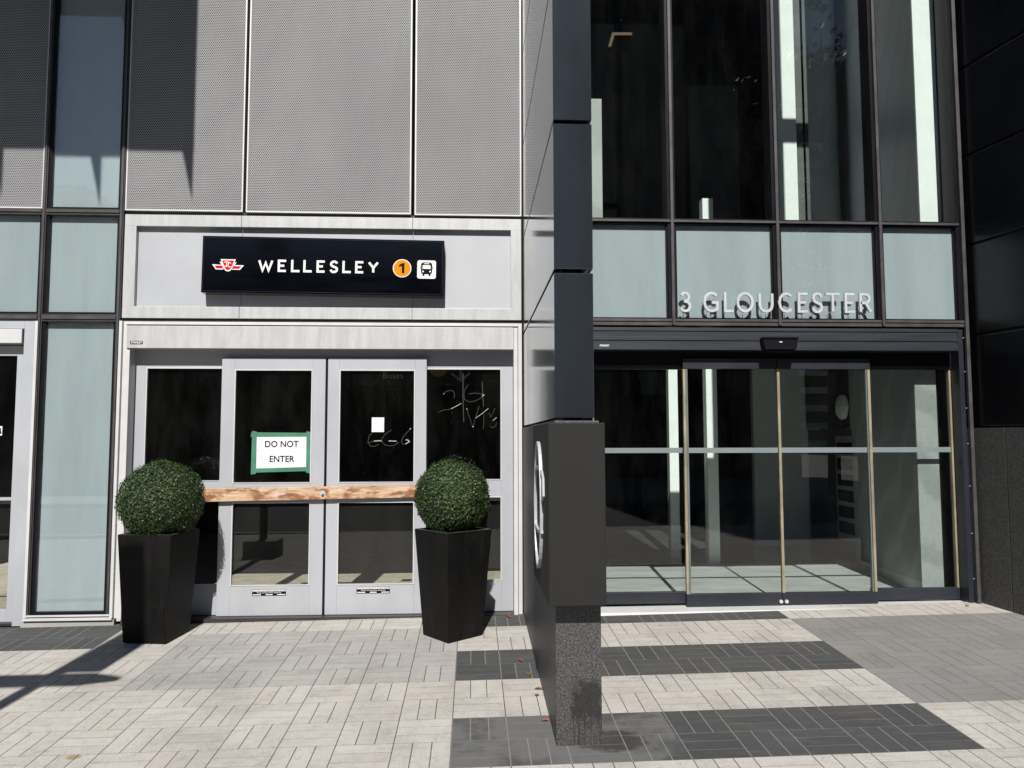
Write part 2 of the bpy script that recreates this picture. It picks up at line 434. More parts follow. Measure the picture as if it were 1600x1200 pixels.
# ------------------------------------------------------------------ station building (left)
sb = empty('station_building', (-1.5, .1, .02), 'pale aluminium station front with perforated metal panels above its doors', 'building')
mb = MB()
mb.box(-9, .44, .16, .3, 3.49, 9.2); mb.box(-9, -6.0, .16, .3, .0, 3.49)
mb.build('wall', M['void'], sb)
MB().box(-9, .44, -.02, 8., 9.2, 9.4).build('roof', M['bronze'], sb)
mb = MB()
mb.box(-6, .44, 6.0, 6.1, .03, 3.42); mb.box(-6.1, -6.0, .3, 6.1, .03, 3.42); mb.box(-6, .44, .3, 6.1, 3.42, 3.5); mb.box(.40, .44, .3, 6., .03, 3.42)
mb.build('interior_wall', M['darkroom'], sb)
for x0, x1, z0, z1 in ((-4.75, -3.731, 3.556, 9.15), (-3.033, -2.022, 3.549, 9.15), (-1.995, -.549, 3.546, 9.15), (-.517, .436, 3.541, 9.15)):
    p = MB().add([(x0 + .012, 0, z0 + .012), (x1 - .012, 0, z0 + .012), (x1 - .012, 0, z1), (x0 + .012, 0, z1)], [(0, 1, 2, 3)]).build('perforated_panel', M['perf'], sb)
    MB().border(x0, x1, z0, z1, -.004, .03, .012, t=0).build('edge_strip', M['alu_bright'], p)
# joints between panels stay open on to the dark wall behind
for x0, x1 in ((-3.731, -3.692), (-3.074, -3.036)):
    o = MB().box(x0, x1, -.012, .14, .05, 9.15).build('mullion', M['bronze'], sb, .002)
    MB().box(x0 + .011, x1 - .011, -.022, -.012, .3 if False else .06, 9.1).build('mullion_cap', M['bronze_cap'], o)
for x0, x1 in ((-4.75, -3.731), (-3.692, -3.074)):
    for z0, z1 in ((3.500, 3.553), (2.565, 2.630)):
        o = MB().box(x0, x1, -.012, .14, z0, z1).build('transom', M['bronze'], sb, .002)
        MB().box(x0, x1, -.021, -.012, z0 + .022, z1 - .012).build('transom_cap', M['bronze_cap'], o)
MB().box(-3.034, .438, .02, .14, 3.517, 3.541).build('transom', M['bronze'], sb)
MB().box(-3.034, .438, .02, .14, 2.572, 2.600).build('transom', M['bronze'], sb)
MB().box(.4395, .446, .0, .14, .03, 9.15).build('wall_joint', M['black'], sb)
def spandrel(parent, x0, x1, z0, z1, yb=.045, yg=.015, frame=.02):
    w = MB().box(x0 + frame, x1 - frame, yb, yb + .03, z0 + frame, z1).build('window', M['backpan'], parent)
    MB().border(x0, x1, z0, z1, yg - .012, yb + .032, frame, t=0).build('window_frame', M['black'], w)
    pane(x0 + frame, x1 - frame, z0 + frame, z1, yg, M['glass_spandrel'], w)
spandrel(sb, -3.692, -3.074, 3.553, 9.1)
spandrel(sb, -4.75, -3.731, 2.630, 3.500); spandrel(sb, -3.692, -3.074, 2.630, 3.500)
# tall narrow spandrel with silver edging
spandrel(sb, -3.692, -3.074, .085, 2.565, frame=.024)
mb = MB(); mb.box(-3.735, -3.712, -.035, -.0225, .07, 2.565); mb.box(-3.036, -3.012, -.03, .06, .05, 2.572)
mb.box(-3.735, -3.012, -.04, -.0235, .045, .066); mb.box(-3.712, -3.036, -.034, -.0235, .076, .09)
mb.build('edge_trim', M['alu_bright'], sb)
MB().box(-3.76, -3.0, -.02, .14, -.02, .044).build('sill', M['concrete'], sb)
# sign surround
mb = MB(); z0, z1, zi0, zi1 = 2.602, 3.514, 2.704, 3.413
xi0, xi1 = -2.931, .341
segs = [(-3.030, -2.0335), (-2.0305, -.5345), (-.5315, .434)]
for a, b in segs:
    mb.box(max(a, xi0) if a > -3 else a, b if b < .4 else b, .0, .06, zi1, z1)
    mb.box(a, b, .0, .06, z0, zi0)
mb.box(-3.030, xi0, .0, .06, zi0, zi1); mb.box(xi1, .434, .0, .06, zi0, zi1)
su = mb.build('sign_surround', M['alu_dirty'], sb, .002)
mb = MB()
for a, b in ((xi0, -2.0335), (-2.0305, -.5345), (-.5315, xi1)): mb.box(a, b, .045, .10, zi0, zi1)
mb.build('recess_panel', M['alu_panel'], su)
# door unit
mb = MB()
mb.box(-3.012, -2.985, .0, .14, .05, 2.545); mb.box(-2.981, -2.944, -.02, .15, .03, 2.53)
mb.box(.363, .399, -.02, .15, .03, 2.53); mb.box(.404, .437, .0, .14, .03, 2.545)
mb.box(-3.012, .437, .0, .06, 2.5455, 2.571)
df = mb.build('door_frame', M['alu_bright'], sb, .002)
mb = MB(); mb.box(-2.985, -2.981, .02, .1, .03, 2.53); mb.box(.399, .404, .02, .1, .03, 2.53); mb.box(-2.985, .404, .03, .1, 2.532, 2.5455)
mb.build('frame_gap', M['black'], df)
hd = MB().box(-2.968, .361, -.035, .17, 2.335, 2.530).build('door_header', M['alu_dirty'], sb, .003)
MB().box(-2.944, .363, .10, .15, 2.205, 2.335).build('transom_panel', M['alu_panel'], sb)
def leaf(name, x0, x1, l, r, y, zb=.045, zt=2.262, g=(.297, 1.010, 1.172, 2.164), frame_mat='alu'):
    mb = MB(); mb.box(x0, x0 + l, y, y + .042, zb, zt); mb.box(x1 - r, x1, y, y + .042, zb, zt)
    a, b = x0 + l, x1 - r
    mb.box(a, b, y, y + .042, zb, g[0]); mb.box(a, b, y, y + .042, g[1], g[2]); mb.box(a, b, y, y + .042, g[3], zt)
    o = mb.build(name, M[frame_mat], sb, .002)
    for q0, q1 in ((g[0], g[1]), (g[2], g[3])):
        pane(a, b, q0, q1, y + .024, M['glass_dark'], o)
        MB().border(a, b, q0, q1, y - .004, y + .02, .009, .009, .006, .012).build('glazing_bead', M['alu_bright'], o)
    return o
d1 = leaf('sliding_door', -2.183, -1.288, .112, .112, .05)
d2 = leaf('sliding_door', -1.267, -.404, .101, .101, .05)
MB().box(-1.288, -1.267, .055, .09, .045, 2.262).build('door_seal', M['black'], d2)
leaf('fixed_panel', -2.943, -2.10, .094, .05, .105, zt=2.205, g=(.30, 1.046, 1.188, 2.184))
leaf('fixed_panel', -.47, .362, .06, .102, .105, zt=2.205, g=(.309, 1.046, 1.188, 2.182))
MB().box(-2.944, .363, -.03, .15, .0, .042).build('door_threshold', M['bronze'], sb)
# the next door to the left
mb = MB(); mb.box(-3.833, -3.7325, -.015, .12, .0, 2.565); mb.box(-4.75, -3.833, -.015, .12, 2.50, 2.565)
mb.build('door_frame', M['alu'], sb, .003)
MB().box(-4.75, -3.845, -.03, .14, 2.375, 2.496).build('door_header', M['alu_bright'], sb, .003)
mb = MB(); mb.box(-3.925, -3.842, .06, .10, .02, 2.36); mb.box(-4.75, -3.925, .06, .10, .02, .125); mb.box(-4.75, -3.925, .06, .10, 2.275, 2.36)
mb.box(-4.75, -3.925, .068, .10, 1.035, 1.06)
ld = mb.build('sliding_door', M['alu'], sb, .002)
pane(-4.75, -3.925, .125, 1.035, .085, M['glass_dark'], ld); pane(-4.75, -3.925, 1.06, 2.275, .085, M['glass_dark'], ld)
MB().box(-4.75, -3.835, .0, .12, .0, .02).build('door_threshold', M['bronze'], sb)

# canopy high over the left end, its toothed fascia throws the shadow on the panels
cn = empty('canopy', (-5.2, -1.3, 6.4), 'dark overhead canopy with hanging triangular teeth above the left panels', 'canopy')
MB().box(-8.0, -2.665, -2.70, -.03, 8.4, 8.62).build('roof_slab', M['bronze'], cn)
MB().box(-8.0, -2.665, -2.78, -2.70, 6.86, 8.62).build('fascia', M['bronze'], cn)
for x in (-4.29, -3.48, -2.668):
    MB().prism_y([(x, 6.40), (x, 6.86), (x - .10, 6.86)], -2.77, -2.71).build('bracket', M['bronze'], cn)

# ------------------------------------------------------------------ transit sign
SY0, SY1 = -.075, .044
sg = empty('transit_sign', (-1.294, -.0155, 2.80), 'black sign box with white station name, red winged emblem and orange circle', 'sign')
def rot(o, ang=math.radians(.55)):           # the box hangs a touch out of level
    for v in o.data.vertices:
        c = v.co; zc = .255
        dx, dz = c.x, c.z - zc
        v.co = (dx * math.cos(ang) + dz * math.sin(ang), c.y, zc - dx * math.sin(ang) + dz * math.cos(ang))
    return o
rot(MB().box(-2.337, -.250, SY0, SY1, 2.806, 3.303).build('sign_box', M['signblack'], sg, .004))
mb = MB(); mb.border(-2.325, -.262, 2.818, 3.291, SY0 - .003, SY0 + .004, .006)
rot(mb.build('sign_rim', M['black'], sg))
F0, F1 = SY0 - .003, SY0 + .002
GL = {
 'W': [[(0, 1), (.27, 0), (.5, .78), (.73, 0), (1, 1)]],
 'E': [[(1, 1), (0, 1), (0, 0), (1, 0)], [(0, .51), (.90, .51)]],
 'L': [[(0, 1), (0, 0), (1, 0)]],
 'S': [[(.96, .83), (.86, .94), (.70, 1.), (.48, 1.02), (.26, .98), (.10, .88), (.06, .74), (.14, .61), (.35, .53), (.62, .47), (.86, .40), (.97, .27), (.92, .12), (.76, .02), (.50, -.02), (.25, .0), (.08, .09), (0, .2)]],
 'Y': [[(0, 1), (.5, .47), (1, 1)], [(.5, .47), (.5, 0)]],
 '3': [[(.05, .86), (.20, .97), (.45, 1.01), (.72, .97), (.88, .85), (.88, .70), (.76, .58), (.52, .53), (.34, .53)], [(.52, .53), (.80, .48), (.98, .36), (1, .24), (.90, .09), (.68, .0), (.42, -.01), (.17, .03), (.0, .13)]],
 'G': [[(.94, .86), (.78, .97), (.55, 1.01), (.30, .95), (.10, .77), (.02, .50), (.10, .23), (.30, .05), (.56, -.01), (.80, .03), (1, .12), (1, .47), (.58, .47)]],
 'O': None, 'U': [[(0, 1), (0, .36), (.07, .16), (.24, .03), (.5, -.01), (.76, .03), (.93, .16), (1, .36), (1, 1)]],
 'C': [[(1, .86), (.82, .97), (.58, 1.01), (.32, .95), (.10, .77), (.02, .50), (.10, .23), (.32, .05), (.58, -.01), (.82, .03), (1, .14)]],
 'T': [[(0, 1), (1, 1)], [(.5, 1), (.5, 0)]],
 'R': [[(0, 0), (0, 1), (.50, 1), (.76, .95), (.88, .82), (.88, .70), (.76, .56), (.50, .51), (0, .51)], [(.52, .51), (1, 0)]],
}
def letter(mb, ch, x0, x1, z0, h, w, y0, y1):
    X0, X1, Z0, H = x0 + w / 2, x1 - w / 2, z0 + w / 2, h - w
    if ch == 'O':
        mb.ribbon(arc((x0 + x1) / 2, z0 + h / 2, (x1 - x0 - w) / 2, (h - w) / 2 * 1.02, 0, 360 * 27 / 28, 27), w, y0, y1, closed=True); return
    for k, st in enumerate(GL[ch]):
        d = .0004 * k                       # later strokes sit a hair proud so no faces coincide
        pts = [(X0 + a * (X1 - X0), Z0 + b * H) for a, b in st]
        if ch in 'TELWY':                   # square ends reach the full box
            if ch == 'T' and k == 0: pts = [(x0, pts[0][1]), (x1, pts[1][1])]
            if ch == 'E' and k == 0: pts = [(x1, pts[0][1])] + pts[1:3] + [(x1, pts[3][1])]
            if ch == 'L': pts = [(pts[0][0], z0 + h), pts[1], (x1, pts[2][1])]
        mb.ribbon(pts, w, y0 - d, y1 - d)
for ch, x0, w in zip('WELLESLEY', (685, 910, 1063, 1203, 1355, 1505, 1652 - 0, 1800, 1945), (175, 95, 98, 98, 93, 100, 98, 93, 128)):
    # positions measured along the sign face
    px0 = -1.858 + (x0 - 685) * (.00081) * .925
    pw = w * .00081 * .925
    mb = MB(); letter(mb, ch, px0, px0 + pw, 2.996, .108, .0195, F0, F1)
    rot(mb.build('letter', M['white'], sg))
# winged emblem
ex, ez = -2.113, 3.048
mb = MB(); k = .271 / 108
def E_(pts): return [(ex + (x - 74) * k, ez - (z - 46) * k) for x, z in pts]
mb.prism_y(E_([(20, 44), (33, 62), (58, 62), (62, 46), (55, 46)])[::-1][::-1][::-1], F0, F1)
mb.prism_y(E_([(128, 46), (94, 46), (88, 62), (115, 62)])[::-1], F0, F1)
mb.prism_y(E_([(48, 26), (100, 26), (94, 40), (88, 58), (82, 66), (74, 68.5), (66, 66), (60, 58), (54, 40)])[::-1], F0 - .0008, F1)
mb.prism_y(E_([(45, 34.5), (52, 47), (56, 47), (51, 36)])[::-1], F0 - .0003, F1); mb.prism_y(E_([(103, 35.5), (97, 37), (92, 47), (96, 47)])[::-1], F0 - .0003, F1)
em = rot(mb.build('emblem', M['white'], sg))
mb = MB()
mb.prism_y(E_([(54, 30), (94, 30), (89, 45), (84, 57), (79, 62.5), (74, 64), (69, 62.5), (64, 57), (59, 45)])[::-1], F0 - .0020, F1)
mb.prism_y(E_([(28, 48.5), (35, 58), (58, 58), (55, 48.5)])[::-1], F0 - .0012, F1); mb.prism_y(E_([(92, 49.5), (89, 58.5), (112, 58.5), (119, 49.5)])[::-1], F0 - .0012, F1)
rot(mb.build('emblem_field', M['red'], sg))
mb = MB()
mb.ribbon(E_([(61, 37), (68, 35), (79, 36.5)]), .0065, F0 - .0026, F1); mb.ribbon(E_([(70, 36), (70.5, 50), (66, 52), (64, 48)]), .0065, F0 - .0030, F1)
mb.ribbon(E_([(84, 41), (79, 37), (75, 41), (74.5, 50), (78, 54), (83, 51)]), .006, F0 - .0034, F1)
rot(mb.build('emblem_monogram', M['white'], sg))
# line badge
cx, cz = -.616, 3.048
disc = lambda x, z, r, n=36: arc(x, z, r, r, 0, 360 * (n - 1) / n, n - 1)
rot(MB().prism_y(disc(cx, cz, .0805), F0, F1).build('badge_ring', M['white'], sg))
rot(MB().prism_y(disc(cx, cz, .0735), F0 - .001, F1).build('line_badge', M['orange'], sg))
mb = MB(); mb.prism_y([(cx - .002, cz - .044), (cx + .020, cz - .044), (cx + .020, cz + .046), (cx + .004, cz + .046), (cx - .026, cz + .030), (cx - .026, cz + .010), (cx - .002, cz + .020)], F0 - .002, F1)
rot(mb.build('badge_numeral', M['ink'], sg))
# bus pictogram
def rrect(x0, x1, z0, z1, r, n=6):
    return arc(x1 - r, z1 - r, r, r, 0, 90, n) + arc(x0 + r, z1 - r, r, r, 90, 180, n) + arc(x0 + r, z0 + r, r, r, 180, 270, n) + arc(x1 - r, z0 + r, r, r, 270, 360, n)
bx0, bx1, bz0, bz1 = -.484, -.321, 2.960, 3.122
rot(MB().prism_y(rrect(bx0, bx1, bz0, bz1, .018), F0, F1).build('bus_tile', M['white'], sg))
bw = bx1 - bx0
def B_(pts): return [(bx0 + a * bw, bz0 + b * bw) for a, b in pts]
mb = MB(); mb.prism_y(rrect(bx0 + .20 * bw, bx0 + .80 * bw, bz0 + .24 * bw, bz0 + .88 * bw, .022), F0 - .001, F1)
for a in (.29, .61): mb.prism_y(rrect(bx0 + a * bw, bx0 + (a + .10) * bw, bz0 + .14 * bw, bz0 + .30 * bw, .006), F0 - .0013, F1)
for a in (.15, .82): mb.box(bx0 + a * bw, bx0 + (a + .03) * bw, F0 - .001, F1, bz0 + .52 * bw, bz0 + .66 * bw)
rot(mb.build('bus_symbol', M['ink'], sg))
mb = MB(); mb.prism_y(B_([(.275, .53), (.725, .53), (.70, .73), (.30, .73)]), F0 - .002, F1); mb.prism_y(B_([(.36, .79), (.64, .79), (.63, .83), (.37, .83)]), F0 - .002, F1)
for a in (.31, .69): mb.prism_y(disc(bx0 + a * bw, bz0 + .385 * bw, .0075, 14), F0 - .002, F1)
rot(mb.build('bus_windows', M['white'], sg))

# ------------------------------------------------------------------ small things on the doors
def poster(name, label, cat, x, y, z): return empty(name, (x, y, z), label, cat)
pt = poster('paper_notice', 'white paper notice reading DO NOT ENTER, stuck on the door with green tape', 'notice', -1.66, .069, 1.24)
YG = .0735
MB().prism_y([(-1.889, 1.291), (-1.439, 1.305), (-1.439, 1.586), (-1.891, 1.585)], YG - .0012, YG - .0004).build('sheet', M['paper'], pt)
for q in ([(-1.922, 1.245), (-1.878, 1.252), (-1.878, 1.618), (-1.918, 1.625)], [(-1.448, 1.262), (-1.409, 1.250), (-1.412, 1.612), (-1.450, 1.622)]):
    MB().prism_y(q, YG - .0036, YG - .0028).build('tape_strip', M['tape'], pt)
for q in ([(-1.930, 1.572), (-1.414, 1.574), (-1.416, 1.607), (-1.926, 1.612)], [(-1.908, 1.262), (-1.420, 1.274), (-1.421, 1.310), (-1.909, 1.297)]):
    MB().prism_y(q, YG - .0024, YG - .0016).build('tape_strip', M['tape'], pt)
text('lettering', 'DO NOT', .076, -1.663, YG - .0022, 1.484, M['ink'], pt, .0004, 'CENTER', sx=.95, bold=.0012)
text('lettering', 'ENTER', .076, -1.660, YG - .0022, 1.354, M['ink'], pt, .0004, 'CENTER', sx=.95, bold=.0012)
tag(MB().box(-.884, -.776, YG - .002, YG - .001, 1.613, 1.741).build('paper_slip', M['paper']), 'small blank white paper slip on the dark glass above the scrawl', 'paper')
# scrawl left on the glass: one continuous marker drawing on each pane
mb = MB()
for st in ([(-.872, 1.61), (-.905, 1.58), (-.917, 1.526), (-.898, 1.495), (-.877, 1.486), (-.847, 1.491), (-.82, 1.508)],
           [(-.911, 1.519), (-.864, 1.534), (-.81, 1.537), (-.797, 1.532)],
           [(-.71, 1.63), (-.73, 1.62), (-.767, 1.593), (-.794, 1.552), (-.79, 1.525), (-.769, 1.501), (-.729, 1.491), (-.682, 1.498), (-.651, 1.518), (-.668, 1.533), (-.736, 1.535)],
           [(-.541, 1.646), (-.567, 1.617), (-.608, 1.572), (-.624, 1.532), (-.614, 1.508), (-.587, 1.508), (-.553, 1.528), (-.567, 1.542), (-.586, 1.544)]):
    mb.ribbon(st, .0036, YG - .0012, YG - .0006)
for st in ([(-.864, 1.534), (-.81, 1.537), (-.797, 1.532)], [(-.668, 1.533), (-.736, 1.535)], [(-.587, 1.508), (-.553, 1.528), (-.567, 1.542), (-.586, 1.544)], [(-.541, 1.646), (-.550, 1.636)]):
    mb.ribbon(st, .007, YG - .0022, YG - .0016, mi=1)
tag(mb.build('graffiti', [M['scratch_dim'], M['scratch']]), 'thin looping pale scrawl on the glass under the paper slip', 'graffiti')
mb = MB(); YF = .1285
S1 = [[(-.256, 1.952), (-.239, 1.972), (-.198, 1.986), (-.167, 1.975), (-.16, 1.951), (-.163, 1.916)], [(-.297, 1.792), (-.252, 1.809), (-.201, 1.816), (-.149, 1.84), (-.099, 1.868)],
      [(-.038, 2.034), (-.063, 2.0), (-.077, 1.951), (-.07, 1.903), (-.032, 1.881), (.023, 1.889), (.072, 1.913), (.106, 1.941), (.065, 1.957), (.009, 1.96), (-.036, 1.953)],
      [(-.052, 1.823), (-.025, 1.744), (.006, 1.657), (.03, 1.744), (.061, 1.844)], [(.03, 1.737), (.079, 1.771), (.144, 1.823)], [(.099, 1.792), (.103, 1.716), (.096, 1.64)],
      [(.203, 1.827), (.179, 1.771), (.165, 1.744), (.148, 1.785)], [(.217, 1.742), (.181, 1.712)], [(.217, 1.702), (.21, 1.668), (.182, 1.65), (.162, 1.664)]]
for i, st in enumerate(S1): mb.ribbon(st, .0034, YF - .0012 - i * .0003, YF - .0008 - i * .0003)
for st in ([(-.19, 1.819), (-.149, 1.84), (-.099, 1.868)], [(.085, 1.93), (.106, 1.941), (.09, 1.95)], [(0, 1.665), (.006, 1.657), (.013, 1.665)], [(.03, 1.737), (.079, 1.771), (.144, 1.823)], [(.217, 1.742), (.181, 1.712)], [(-.052, 1.823), (-.047, 1.81)], [(-.258, 1.949), (-.252, 1.956)]):
    mb.ribbon(st, .0045, YF - .0052, YF - .0046, mi=1)
for st in ([(-.084, 2.139), (-.084, 1.91), (-.076, 1.702)], [(.087, 2.06), (.094, 1.93), (.10, 1.84)]): mb.ribbon(st, .005, YF - .0006, YF - .0002)
tag(mb.build('graffiti', [M['scratch_dim'], M['scratch']]), 'larger angular scrawl on the tall glass pane beside the dividing wall', 'graffiti')
for x0, z0, lb in ((-1.882, .212, 'small warning sticker on the door below the taped paper notice'), (-.996, .222, 'small warning sticker on the door next to the right planter')):
    st = empty('warning_sticker', (x0 + .143, .0485, z0), lb, 'sticker', 'warning stickers low on the sliding doors')
    MB().box(x0, x0 + .286, .0482, .0495, z0, z0 + .056).build('sheet', M['ink'], st)
    MB().box(x0 + .003, x0 + .283, .0475, .0481, z0 + .037, z0 + .053).build('printed_band', M['white'], st)
    text('lettering', 'CAUTION AUTOMATIC SLIDING DOOR', .0165, x0 + .143, .0470, z0 + .0395, M['ink'], st, .0002, 'CENTER', sx=.93)
    text('lettering', 'Keep moving when entering', .0165, x0 + .143, .0478, z0 + .0215, M['white'], st, .0002, 'CENTER', sx=1.1)
    MB().prism_y([(x0 + .004, z0 + .0095), (x0 + .013, z0 + .003), (x0 + .013, z0 + .006), (x0 + .075, z0 + .006), (x0 + .075, z0 + .013), (x0 + .013, z0 + .013), (x0 + .013, z0 + .016)], .0476, .0481).build('arrow', M['white'], st)
    MB().prism_y([(x0 + .282, z0 + .0095), (x0 + .273, z0 + .016), (x0 + .273, z0 + .013), (x0 + .212, z0 + .013), (x0 + .212, z0 + .006), (x0 + .273, z0 + .006), (x0 + .273, z0 + .003)], .0476, .0481).build('arrow', M['white'], st)
    MB().box(x0 + .115, x0 + .172, .0476, .0481, z0 + .006, z0 + .013).build('bar', M['white'], st)
pl = empty('maker_plate', (-2.885, -.0365, 2.368), 'tiny black maker plate with white lettering on the pale door header', 'plate', 'maker plates on door headers')
MB().box(-2.937, -2.831, -.0375, -.0352, 2.369, 2.397).build('plate', M['ink'], pl)
text('lettering', 'STANLEY', .026, -2.884, -.0378, 2.3745, M['white'], pl, .0004, 'CENTER', shear=.15, sx=.88, bold=.0006)
# timber across the doors
bd = empty('timber_board', (-1.39, .03, 1.02), 'raw stained timber board fixed across the closed doors between the planters', 'board')
MB().prism_y([(-2.36, 1.016), (-.42, 1.046), (-.42, 1.152), (-2.36, 1.129)], .006, .0445).build('plank', M['wood'], bd, .003)
mb = MB(); mb.tube([(-1.289, .006, 1.084), (-1.289, -.012, 1.084)], [.014, .014], 6); mb.tube([(-1.289, -.012, 1.084), (-1.289, -.022, 1.084)], [.007, .006], 8)
mb.tube([(-1.289, .008, 1.084), (-1.289, .003, 1.084)], [.024, .024], 14)
mb.build('bolt', M['steel'], bd)
mb = MB(); mb.box(-4.20, -4.036, .080, .0825, 1.588, 1.668)
bp = empty('number_plate', (-4.1, .08, 1.588), 'white plate with a black capital letter at the left edge of the scene', 'plate')
mb.build('plate', M['white'], bp); text('lettering', 'B', .078, -4.084, .0785, 1.601, M['ink'], bp, .0005, bold=.002)
# overhead sign inside the station, half seen through the glass
ov = empty('overhead_sign', (-.45, .44, 2.05), 'dim overhead direction sign reading Buses behind the station glass', 'sign')
MB().box(-1.05, .25, .40, .46, 2.06, 2.36).build('sign_box', M['void'], ov)
text('lettering', 'Buses', .085, -.835, .397, 2.112, M['dimtext'], ov, .0006)
MB().box(-.55, -.50, .394, .399, 2.105, 2.165).build('pictogram', M['dimtext'], ov)
MB().prism_y(disc(-.315, 2.215, .088), .394, .399).build('line_badge', M['dimorange'], ov)
mb = MB(); mb.ribbon([(-.195, 2.16), (-.110, 2.095), (-.025, 2.16)], .02, .394, .399); mb.box(-.122, -.098, .3945, .3985, 2.11, 2.33)
mb.build('arrow', M['dimtext'], ov)
# hanging wires for it
MB().box(-.9, -.88, .42, .44, 2.36, 3.42).build('hanger', M['black'], ov); MB().box(.08, .10, .42, .44, 2.36, 3.42).build('hanger', M['black'], ov)

# ------------------------------------------------------------------ planters with clipped box balls
def planter(cx, cy, zb, zt, sb_, st_, ang, label):
    t = empty('planter', (cx, cy, zb), label, 'planter', 'tapered black planters by the station doors')
    def sq(s, z, ox=0, oy=0):
        return [(cx + ox + (a * math.cos(ang) - b * math.sin(ang)) * s / 2, cy + oy + (a * math.sin(ang) + b * math.cos(ang)) * s / 2, z) for a, b in ((-1, -1), (1, -1), (1, 1), (-1, 1))]
    mb = MB()
    vs = sq(sb_, zb) + sq(st_, zt) + sq(st_ - .06, zt) + sq(st_ - .075, zt - .09)
    fs = [(0, 3, 2, 1)]
    for k in range(4):
        n = (k + 1) % 4
        fs += [(k, n, 4 + n, 4 + k), (4 + k, 4 + n, 8 + n, 8 + k), (8 + k, 8 + n, 12 + n, 12 + k)]
    mb.add(vs, fs); mb.build('pot', M['planter'], t, .006)
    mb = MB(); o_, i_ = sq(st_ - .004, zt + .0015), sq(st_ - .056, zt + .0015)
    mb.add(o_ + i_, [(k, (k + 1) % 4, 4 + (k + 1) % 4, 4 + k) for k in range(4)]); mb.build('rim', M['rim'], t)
    mb = MB(); mb.add(sq(st_ - .074, zt - .06), [(0, 1, 2, 3)]); mb.build('soil', M['soil'], t)
    return t
planter(-2.490, -.408, -.012, .817, .352, .440, math.radians(-9), 'tapered black planter nearer the tall spandrel glass')
planter(-.152, -.556, .006, .836, .335, .440, math.radians(38), 'tapered black planter turned corner on, nearer the dividing wall')
def boxball(cx, cy, cz, r, zsoil, label, seed):
    rnd = random.Random(seed)
    t = empty('boxwood_ball', (cx, cy, zsoil), label, 'plant', 'clipped boxwood balls in planters')
    mb = MB(); n = 15000; ga = PI * (3 - 5 ** .5)
    for k in range(n):
        z = 1 - 2 * (k + .5) / n
        if z < -.93: continue
        ph = k * ga; q = math.sqrt(1 - z * z)
        nrm = Vector((q * math.cos(ph), q * math.sin(ph), z))
        lump = 1 + .026 * math.sin(5 * nrm.x + 2 * nrm.z + seed) * math.cos(4 * nrm.y - 3 * nrm.z) + .012 * math.sin(11 * nrm.x + 9 * nrm.z)
        rr = r * lump * (rnd.uniform(.925, 1.0) if rnd.random() < .90 else rnd.uniform(1.0, 1.035))
        c = Vector((cx, cy, cz)) + nrm * rr
        d = (nrm + Vector((rnd.uniform(-1, 1), rnd.uniform(-1, 1), rnd.uniform(-.6, 1.1))) * .75).normalized()
        u = d.cross(Vector((rnd.uniform(-1, 1), rnd.uniform(-1, 1), rnd.uniform(-1, 1)))).normalized(); w = d.cross(u)
        L = rnd.uniform(.0068, .0108); W = L * .62
        mb.add([c - u * L, c - u * .2 * L + w * W + d * .001, c + u * L, c - u * .2 * L - w * W + d * .001], [(0, 1, 2, 3)])
    mb.build('foliage', M['box_leaf'], t)
    bm = bmesh.new(); bmesh.ops.create_icosphere(bm, subdivisions=4, radius=r * .915)
    for v in bm.verts:
        v.co *= 1 + .02 * math.sin(40 * v.co.x) * math.cos(37 * v.co.z + 3 * v.co.y)
        v.co += Vector((0, 0, cz - zsoil))
    me = bpy.data.meshes.new('inner_twigs'); bm.to_mesh(me); bm.free(); me.materials.append(M['box_core'])
    o = bpy.data.objects.new('inner_twigs', me); COL.objects.link(o); o.parent = t
    MB().tube([(cx, cy, zsoil - .005), (cx + .005, cy, cz - r * .5)], [.028, .02], 8).build('trunk', M['bark'], t)
boxball(-2.486, -.412, 1.058, .322, .757, 'clipped boxwood ball in the planter beside the tall spandrel glass', 3)
boxball(-.158, -.545, 1.085, .300, .776, 'smaller clipped boxwood ball in the planter beside the dividing wall', 11)

# ------------------------------------------------------------------ dividing wall (fin)
fin = empty('dividing_wall', (.56, -1.3, .0), 'projecting wall of dark cladding on a speckled granite base between the two entrances', 'wall')
def slope_box(mb, x0, x1, y0, y1, z1):
    vs = [(x0, y0, gz(x0, y0) - .03), (x1, y0, gz(x1, y0) - .03), (x1, y1, gz(x1, y1) - .03), (x0, y1, gz(x0, y1) - .03)] + [(x0, y0, z1), (x1, y0, z1), (x1, y1, z1), (x0, y1, z1)]
    return mb.add(vs, [(0, 3, 2, 1), (4, 5, 6, 7), (0, 1, 5, 4), (1, 2, 6, 5), (2, 3, 7, 6), (3, 0, 4, 7)])
slope_box(MB(), .445, .688, -2.6, -.02, 1.648).build('granite_base', M['granite'], fin, .003)
MB().box(.50, .61, -2.52, -.005, 1.648, 9.2).build('wall_core', M['black'], fin)
zj = [1.664, 2.460, 2.483, 3.304, 3.326, 4.147, 4.169, 4.99, 5.012, 5.833, 5.855, 6.676, 6.70, 7.9, 7.92, 9.2]
for a, b in zip(zj[::2], zj[1::2]):
    MB().box(.447, .663, -2.6, -.003, a, b).build('cladding_panel', M['finmetal'], fin, .003)
ps = empty('wall_sign', (.548, -2.22, .683), 'charcoal box sign wrapped round the granite base with a pale raised emblem', 'sign')
mb = MB(); mb.prism_z([(.398, -2.715), (.700, -2.715), (.700, -1.73), (.690, -1.73), (.690, -2.602), (.4435, -2.602), (.4435, -1.73), (.398, -1.73)], .683, 1.634)
mb.build('sign_box', M['charcoal'], ps, .004)
mb = MB()
def side(pts, w, closed, x0, x1):           # stroke drawn on the left face (y across, z up)
    t = MB().ribbon(pts, w, x0, x1, closed)
    mb.add([(v[1], v[0], v[2]) for v in t.v], [tuple(reversed(f)) for f in t.f])
